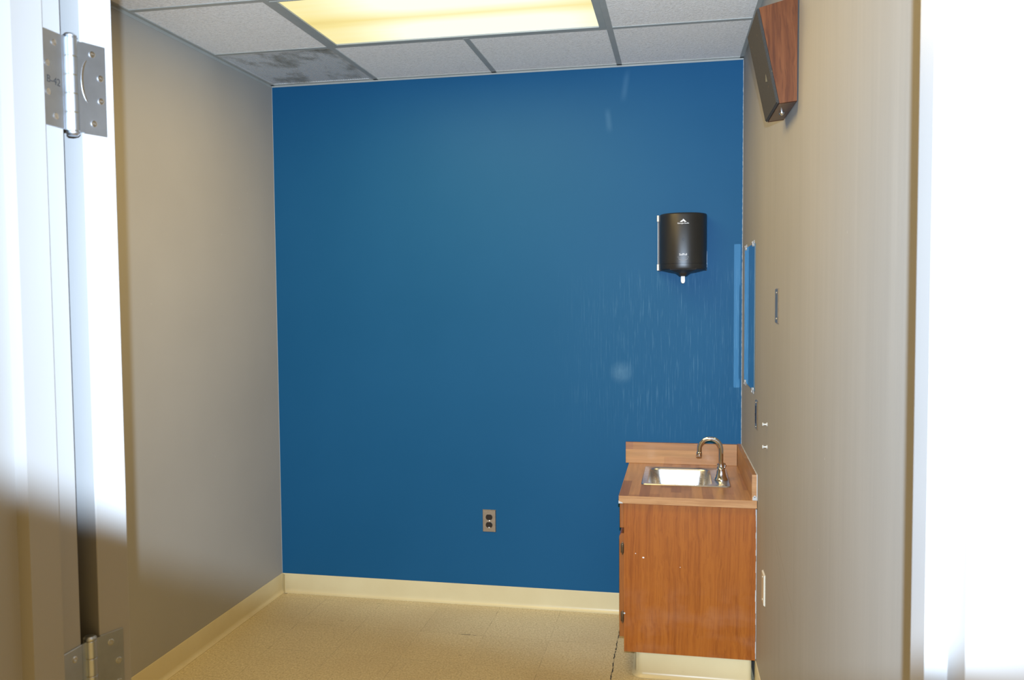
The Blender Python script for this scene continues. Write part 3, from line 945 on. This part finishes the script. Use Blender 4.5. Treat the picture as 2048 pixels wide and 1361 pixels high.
def rw_plate(name, label, cat, y, z, w=.070, h=.1143, t=.0045, mat='plate_steel'):
    g = thing(name, label, cat, rw_at(y, z), RW_ROT)
    b = MB(); b.hexa([(-w / 2, 0, -h / 2), (w / 2, 0, -h / 2), (w / 2, 0, h / 2), (-w / 2, 0, h / 2),
                      (-w / 2 + .003, t, -h / 2 + .003), (w / 2 - .003, t, -h / 2 + .003), (w / 2 - .003, t, h / 2 - .003), (-w / 2 + .003, t, h / 2 - .003)])
    b.build('cover_plate', M[mat], g)
    return g
g = rw_plate('blank_cover_plate', 'blank steel cover plate at eye height on the right wall, nearer than the mirror', 'cover plate', -1.268, 1.524)
for z in (-.042, .042):
    b = MB(); b.lathe([(.0038, 0), (.0034, .0013), (0, .002)], 14, (0, .0045, z), (0, 1, 0)); b.build('screw', M['screw'], g, True)
g = rw_plate('wall_outlet', 'steel outlet with dark socket face on the right wall below the mirror', 'wall outlet', -.672, 1.087)
b = MB(); b.box(-.0165, .0165, .003, .0065, -.034, .034, .001)
r = b.build('receptacle', M['dark_plastic'], g)
for z in (-.022, .022):
    b = MB(); b.box(-.008, -.006, .0055, .0069, z - .004, z + .004); b.box(.006, .008, .0055, .0069, z - .004, z + .004); b.build('slot', M['slot'], r)
b = MB(); b.box(-.008, .008, .0062, .0078, -.0045, .0045, .0005); b.build('button', M['slot'], r)
for z in (-.048, .048):
    b = MB(); b.lathe([(.0034, 0), (.003, .0013), (0, .002)], 14, (0, .0045, z), (0, 1, 0)); b.build('screw', M['screw'], g, True)
g = rw_plate('wall_outlet', 'almond plastic cover plate low on the right wall in front of the cabinet', 'cover plate', -.950, .486, t=.0055, mat='almond')
g.name = 'plastic_cover_plate'
for z in (-.042, .042):
    b = MB(); b.lathe([(.0038, 0), (.0034, .0013), (0, .002)], 14, (0, .0055, z), (0, 1, 0)); b.build('screw', M['almond'], g, True)

def wall_peg(y, z, label):
    g = thing('wall_peg', label, 'wall peg', rw_at(y, z), RW_ROT, 'white pegs on the right wall')
    b = MB(); b.lathe([(.0072, 0), (.0072, .0018), (.0030, .003), (.0026, .007)], 16, (0, 0, 0), (0, 1, 0)); b.build('base', M['white_plastic'], g, True)
    b = MB(); b.lathe([(.0026, .006), (.0030, .012), (.0066, .0135), (.0070, .0155), (.0050, .0170), (0, .0175)], 16, (0, 0, 0), (0, 1, 0)); b.build('head', M['white_plastic'], g, True)
wall_peg(-1.005, 1.098, 'upper of two small white pegs on the right wall above the counter')
wall_peg(-1.010, 1.018, 'lower of two small white pegs on the right wall above the counter')

# ------------------------------------------------------------------ sink cabinet, counter, sink, tap
HC = .752                           # counter top
CX0, CYN = 1.8335, -.712            # left edge, near edge of the counter
PX0, PYN = 1.852, -.692             # cabinet's left face, near end panel
cab = thing('sink_cabinet', 'orange oak sink cabinet with cream kick base in the far right corner', 'cabinet', (PX0, PYN, 0))
cw = rwx(PYN) - PX0 - .003
b = MB()
b.poly_prism([(0, 0), (cw, 0), (cw - SK * .02, .018), (0, .018)], 'Z', .103, HC - .032)
ep = b.build('end_panel', M['cab_wood'], cab)
b = MB(); b.lathe([(.0, 0), (.004, .0006), (0, .0012)], 8, (0.0015, -.0002, .262), (0, -1, 0)); b.build('chip', M['caulk'], ep)['label'] = 'white chip on the edge'
b = MB()
b.box(.018, .498, .674, .690, .103, HC - .032); b.box(.018, .498, .018, .674, .103, .121); b.box(.486, .498, .018, .674, .121, HC - .032); b.build('carcass', M['cab_wood_face'], cab)
# face frame towards the room
b = MB(); b.box(0, .018, .018, .690, .103, HC - .032); b.build('face_frame', M['cab_wood_face'], cab)
b = MB(); b.poly_prism([(0, .610), (-.018, .610), (-.018, .720), (-.018, .720), (0, .720)], 'Y', .030, .660, .0)
b.bm.free(); b = MB(); b.box(-.018, 0, .012, .665, .612, HC - .034, .003); b.build('drawer_front', M['cab_wood_face'], cab)
b = MB(); b.poly_prism([(0, .160), (-.020, .160), (-.020, .578), (-.012, .590), (0, .590)], 'Y', .012, .665)
dd = b.build('door', M['cab_wood_face'], cab)
for z in (.245, .530):
    b = MB()
    b.box(-.014, -.001, .0035, .0118, z - .019, z + .019, .001)
    b.lathe([(.0038, -.020), (.0042, -.019), (.0042, .019), (.0038, .020)], 12, (-.006, .004, z))
    b.lathe([(.0018, -.026), (.0030, -.022), (.0018, -.020)], 10, (-.006, .004, z)); b.lathe([(.0018, .020), (.0030, .022), (.0018, .026)], 10, (-.006, .004, z))
    b.build('hinge', M['hinge_bronze'], dd, True)['label'] = 'antique bronze hinge'
b = MB(); b.lathe([(.006, 0), (.005, .012), (.014, .016), (.015, .022), (.010, .026), (0, .027)], 18, (-.020, .600, .500), (-1, 0, 0)); b.build('knob', M['hinge_bronze'], dd, True)
b = MB(); b.lathe([(.006, 0), (.005, .012), (.014, .016), (.015, .022), (.010, .026), (0, .027)], 18, (-.018, .340, .665), (-1, 0, 0))
b.build('knob', M['hinge_bronze'], [o for o in cab.children if o.name.startswith('drawer_front')][0], True)
# kick base wrapped in cove vinyl with a rounded corner
b = MB()
kx, ky, rr = .046, .004, .030
path = [(kx, .690)] + [(kx + rr - rr * math.cos(a), ky + rr - rr * math.sin(a)) for a in [PI / 2 * k / 8 for k in range(9)]] + \
       [(cw - .012 - .020 + .020 * math.sin(a), ky + .020 - .020 * math.cos(a)) for a in [PI / 2 * k / 6 * .8 for k in range(7)]]
kp = [(.0, .103), (.0, .022), (-.0045, .012), (-.011, .006), (-.016, .003), (-.016, 0)]
rows = []
for i, p in enumerate(path):
    a = Vector(path[max(i - 1, 0)]); c = Vector(path[min(i + 1, len(path) - 1)])
    t = (c - a).normalized(); nrm = Vector((-t.y, t.x))     # points inside
    rows.append([b.bm.verts.new((p[0] + nrm.x * q[0], p[1] + nrm.y * q[0], q[1])) for q in kp])
for r0, r1 in zip(rows, rows[1:]):
    for k in range(len(kp) - 1):
        b.bm.faces.new((r0[k], r0[k + 1], r1[k + 1], r1[k]))
bmesh.ops.recalc_face_normals(b.bm, faces=b.bm.faces)
kb = b.build('kick_base', M['cove'], cab, True)
kb['label'] = 'cream vinyl kick base'
b = MB(); b.box(kx + .004, cw - .02, ky + .012, .690, 0.001, .102); b.build('plinth', M['cove'], cab)
# a bead of white caulk down the wall side of the end panel
b = MB()
for k in range(26):
    z0 = .11 + k * .0232
    w = random.uniform(-.0012, .0022)
    b.box(cw - w, cw + .0025, -.0012 * random.random() - .0004, .001, z0, z0 + .0232)
b.build('caulk', M['caulk'], cab)['label'] = 'ragged white caulk line'

# countertop with a real cut-out for the sink
SKX0, SKX1, SKY0, SKY1 = 1.9115, 2.2865, -.492, -.100        # rim
BX0, BX1, BY0, BY1 = 1.9350, 2.2110, -.478, -.128            # bowl mouth
ct = thing('countertop', 'butcher block laminate countertop with splashes, chipped white at its corner', 'countertop', (CX0, CYN, HC - .030))
def W(x, y):
    return (x - CX0, y - CYN)
ty = -CYN - .0005
b = MB()
hx0, hy0 = W(BX0 - .012, BY0 - .012); hx1, hy1 = W(BX1 + .012, BY1 + .012)
wr = rwx(CYN) - CX0 - .002
wb = XR - CX0 - .001
nose = .0025
b.box(0, hx0, 0, ty, 0, .030)
b.poly_prism([(hx1, 0), (wr, 0), (wb, ty), (hx1, ty)], 'Z', 0, .030)
b.box(hx0, hx1, 0, hy0, 0, .030)
b.box(hx0, hx1, hy1, ty, 0, .030)
b.build('slab', M['top_y'], ct)
b = MB()
b.box(-.0012, wr, -.0014, .0, -.0005, .0302, .0004, 1)
b.box(-.0012, .0, 0, ty, -.0005, .0302)
ed = b.build('edge_band', M['top_edge'], ct)
# knocked off corner showing the white core
b = MB()
b.poly_prism([(-.0020, -.0006), (.0, -.0006), (.016, .0000), (.013, .0040), (.006, .0065), (.0, .0090), (-.0020, .0105)], 'Y', -.0022, .012)
b.build('chip', M['caulk'], ed)['label'] = 'white chipped corner'
b = MB(); b.box(-.017, wb - .020, ty - .019, ty, .0302, .131, .0012)
b.build('backsplash', M['top_xz'], ct)
b = MB()
a0 = W(rwx(CYN + .004) - .0215, CYN + .004); a1 = W(rwx(CYN + .004) - .0035, CYN + .004)
c0 = W(rwx(0) - .020, 0); c1 = W(rwx(0) - .001, 0)
b.poly_prism([a0, a1, (c1[0], ty), (c0[0], ty)], 'Z', .0302, .133)
ss = b.build('side_splash', M['top_yz'], ct)
b = MB()
b.poly_prism([(a0[0] + .0004, a0[1] - .0012), (a1[0], a1[1] - .0012), (a1[0], a1[1]), (a0[0] + .0004, a0[1])], 'Z', .0312, .132)
b.build('edge_band', M['top_edge'], ss)
b = MB(); b.box(a0[0] + .0030, a1[0] - .0004, a0[1] - .0020, a0[1] - .0008, .0305, .0445, .0004)
b.lathe([(.0042, 0), (.0042, .0010)], 14, (a0[0] + .011, a0[1] - .0010, .046), (0, -1, 0)); b.build('chip', M['caulk'], ss)['label'] = 'white filler at the splash end'
# caulk between side splash and wall, lumpy
b = MB()
for k in range(30):
    y0 = a0[1] + .002 + k * .0232
    xw = rwx(CYN + y0) - CX0
    b.box(xw - .0040 - random.uniform(0, .0022), xw - .0006, y0, y0 + .0232, .131, .1338)
b.box(a1[0], a1[0] + .003, a0[1] - .002, a0[1] + .004, .0305, .1335)
b.build('caulk', M['caulk'], ct)['label'] = 'white caulk along the wall'

# sink
sk = thing('bar_sink', 'small stainless drop-in sink let into the butcher block counter', 'sink', (BX0, BY0, HC))
def rrect(x0, x1, y0, y1, r, n=7):
    pts = []
    for cx, cy, a0_ in ((x1 - r, y1 - r, 0), (x0 + r, y1 - r, PI / 2), (x0 + r, y0 + r, PI), (x1 - r, y0 + r, 3 * PI / 2)):
        for k in range(n + 1):
            a = a0_ + PI / 2 * k / n
            pts.append((cx + r * math.cos(a), cy + r * math.sin(a)))
    return pts
bw, bd = BX1 - BX0, BY1 - BY0
def loop(bm, ins, r, z, cx=0, cy=0):
    return [bm.verts.new((p[0], p[1], z)) for p in rrect(ins, bw - ins, ins, bd - ins, r)]
b = MB()
rim_o = [b.bm.verts.new((p[0], p[1], .0006)) for p in rrect(SKX0 - BX0, SKX1 - BX0, SKY0 - BY0, SKY1 - BY0, .018)]
rim_m = [b.bm.verts.new((p[0], p[1], .0042)) for p in rrect(SKX0 - BX0 + .004, SKX1 - BX0 - .004, SKY0 - BY0 + .004, SKY1 - BY0 - .004, .016)]
rim_i = [b.bm.verts.new((p[0], p[1], .0030)) for p in rrect(SKX0 - BX0 + .009, SKX1 - BX0 - .009, SKY0 - BY0 + .009, SKY1 - BY0 - .009, .013)]
seq = [rim_o, rim_m, rim_i, loop(b.bm, 0, .048, .0030), loop(b.bm, .003, .047, .0005), loop(b.bm, .006, .046, -.006), loop(b.bm, .014, .046, -.050), loop(b.bm, .021, .046, -.095), loop(b.bm, .027, .044, -.115), loop(b.bm, .040, .036, -.126), loop(b.bm, .070, .020, -.130), loop(b.bm, .105, .008, -.132)]
for r0, r1 in zip(seq, seq[1:]):
    m_ = len(r0)
    for i in range(m_):
        b.bm.faces.new((r0[i], r0[(i + 1) % m_], r1[(i + 1) % m_], r1[i]))
b.bm.faces.new(seq[-1])
bmesh.ops.recalc_face_normals(b.bm, faces=b.bm.faces)
o = b.build('basin', M['sink'], sk, True)
if o.data.polygons[0].normal.z < 0:
    o.data.flip_normals()
b = MB(); b.lathe([(.040, -.1318), (.040, -.1295), (.034, -.1290), (.030, -.1310), (0, -.1312)], 28, (bw / 2, bd / 2, 0)); b.build('drain', M['chrome'], sk, True)

# tap
tp = thing('gooseneck_tap', 'chrome gooseneck tap standing on the right ledge of the sink', 'tap', (2.2500, -.352, HC + .0035))
b = MB()
b.lathe([(.0290, 0), (.0295, .003), (.0280, .006), (.0245, .012), (.0205, .026), (.0182, .040), (.0172, .046), (.0180, .049), (.0155, .054), (.0130, .060), (.0125, .068)], 32)
b.build('body', M['chrome'], tp, True)
b = MB()
pts = [(0, 0, .066), (0, 0, .10), (0, 0, .133)]
R_ = .046
for k in range(1, 15):
    a = PI * k / 14 * 1.04
    pts.append((-R_ + R_ * math.cos(a), 0, .133 + R_ * math.sin(a) * 1.02))
pts.append((pts[-1][0] - .0010, 0, pts[-1][2] - .014))
b.tube(pts, .0102, 20)
b.build('spout', M['chrome'], tp, True)
b = MB(); e = pts[-1]; b.lathe([(.0104, .006), (.0122, .004), (.0124, -.010), (.0110, -.014), (.0092, -.014), (.0090, -.010), (0, -.010)], 20, e); b.build('aerator', M['chrome'], tp, True)
b = MB()
b.tube([(.004, .010, .040), (.015, .014, .048), (.0190, .016, .058), (.0160, .014, .066), (.008, .008, .070)], [.0040, .0050, .0052, .0050, .0040], 12)
b.build('lever', M['chrome'], tp, True)
b = MB(); b.tube([(-.004, .012, .048), (-.014, .018, .056), (-.012, .018, .066)], .0040, 10); b.build('lever', M['chrome'], tp, True)

# ------------------------------------------------------------------ camera
cd = bpy.data.cameras.new('camera')
cam = bpy.data.objects.new('camera', cd)
COL.objects.link(cam)
mw = Matrix.Identity(4)
for i in range(3):
    mw[i][0], mw[i][1], mw[i][2], mw[i][3] = CR[i], CU[i], -CF[i], CAM[i]
cam.matrix_world = mw
cd.sensor_fit = 'HORIZONTAL'
cd.sensor_width = 36
cd.lens = FPX * 36 / 2048
cd.clip_start = .05
cd.dof.use_dof = True
cd.dof.focus_distance = 3.9
cd.dof.aperture_fstop = 13
SC.camera = cam

# ------------------------------------------------------------------ lights
AMB = (1.0, .67, .205)
ld = bpy.data.lights.new('fluorescent_tubes', 'AREA')
ld.shape = 'RECTANGLE'
ld.size, ld.size_y = 1.14, .54
ld.energy = 19
ld.color = AMB
lo = bpy.data.objects.new('fluorescent_tubes', ld)
COL.objects.link(lo)
lo.location = ((GX[0] + GX[2]) / 2, (GY[0] + GY[1]) / 2, H - .009)
lo2 = lo.copy()
lo2.data = ld.copy()
lo2.data.energy = 23
COL.objects.link(lo2)
lo2.location.y = (GY[2] + GY[3]) / 2
# the camera's pop-up flash: just above and behind the lens, its beam cut off low by the lens barrel
fd = bpy.data.lights.new('camera_flash', 'SPOT')
fd.energy = 605
fd.color = (.74, .94, 1.20)
fd.shadow_soft_size = .006
fd.spot_size = PI
fd.spot_blend = .058
fo = bpy.data.objects.new('camera_flash', fd)
COL.objects.link(fo)
fo.location = CAM - CF * .056 + CU * .10
def pray(x, y):
    return CF + CR * ((x - 1024) / FPX) + CU * ((680.5 - y) / FPX)
nn = pray(1600, 1505).cross(pray(400, 1248)).normalized()
if nn.z < 0:
    nn = -nn
# tip the edge down a touch so that half brightness falls on the measured line
fo.rotation_euler = nn.to_track_quat('-Z', 'Y').to_euler()
# the flash tube's reflector throws less light to the sides
fd.use_nodes = True
nt = fd.node_tree
em = nt.nodes['Emission']
rt = fo.rotation_euler.to_matrix().transposed()
tc = N(nt, 'ShaderNodeTexCoord')
def along(v):
    d = N(nt, 'ShaderNodeVectorMath', operation='DOT_PRODUCT')
    L(nt, tc.outputs['Normal'], d.inputs[0])
    d.inputs[1].default_value = rt @ v
    return d.outputs['Value']
side_t = math_(nt, 'ABSOLUTE', math_(nt, 'DIVIDE', along(CR), along(CF)))
L(nt, maprange(nt, side_t, .30, .63, 1.0, .22, True), em.inputs['Strength'])

# added lamp standing in for the flash bounced off the wall mirror
md = bpy.data.lights.new('mirror_bounce_lamp', 'AREA')
md.shape = 'RECTANGLE'
md.size, md.size_y = .044, .675
md.energy = .10
md.spread = math.radians(1.5)
md.color = (1.0, .96, .88)
mo = bpy.data.objects.new('mirror_bounce_lamp', md)
COL.objects.link(mo)
mo.location = (2.3565, -.17, 1.468)
mo.rotation_euler = Vector((-.075, 1, -.045)).to_track_quat('-Z', 'Y').to_euler()

w = bpy.data.worlds.new('corridor_air')
SC.world = w
w.use_nodes = True
w.node_tree.nodes['Background'].inputs['Color'].default_value = (1.0, .66, .24, 1)
w.node_tree.nodes['Background'].inputs['Strength'].default_value = .75

vs = SC.view_settings
vs.view_transform = 'Standard'
vs.look = 'None'
vs.exposure = 0
vs.gamma = 1
vs.use_curve_mapping = False
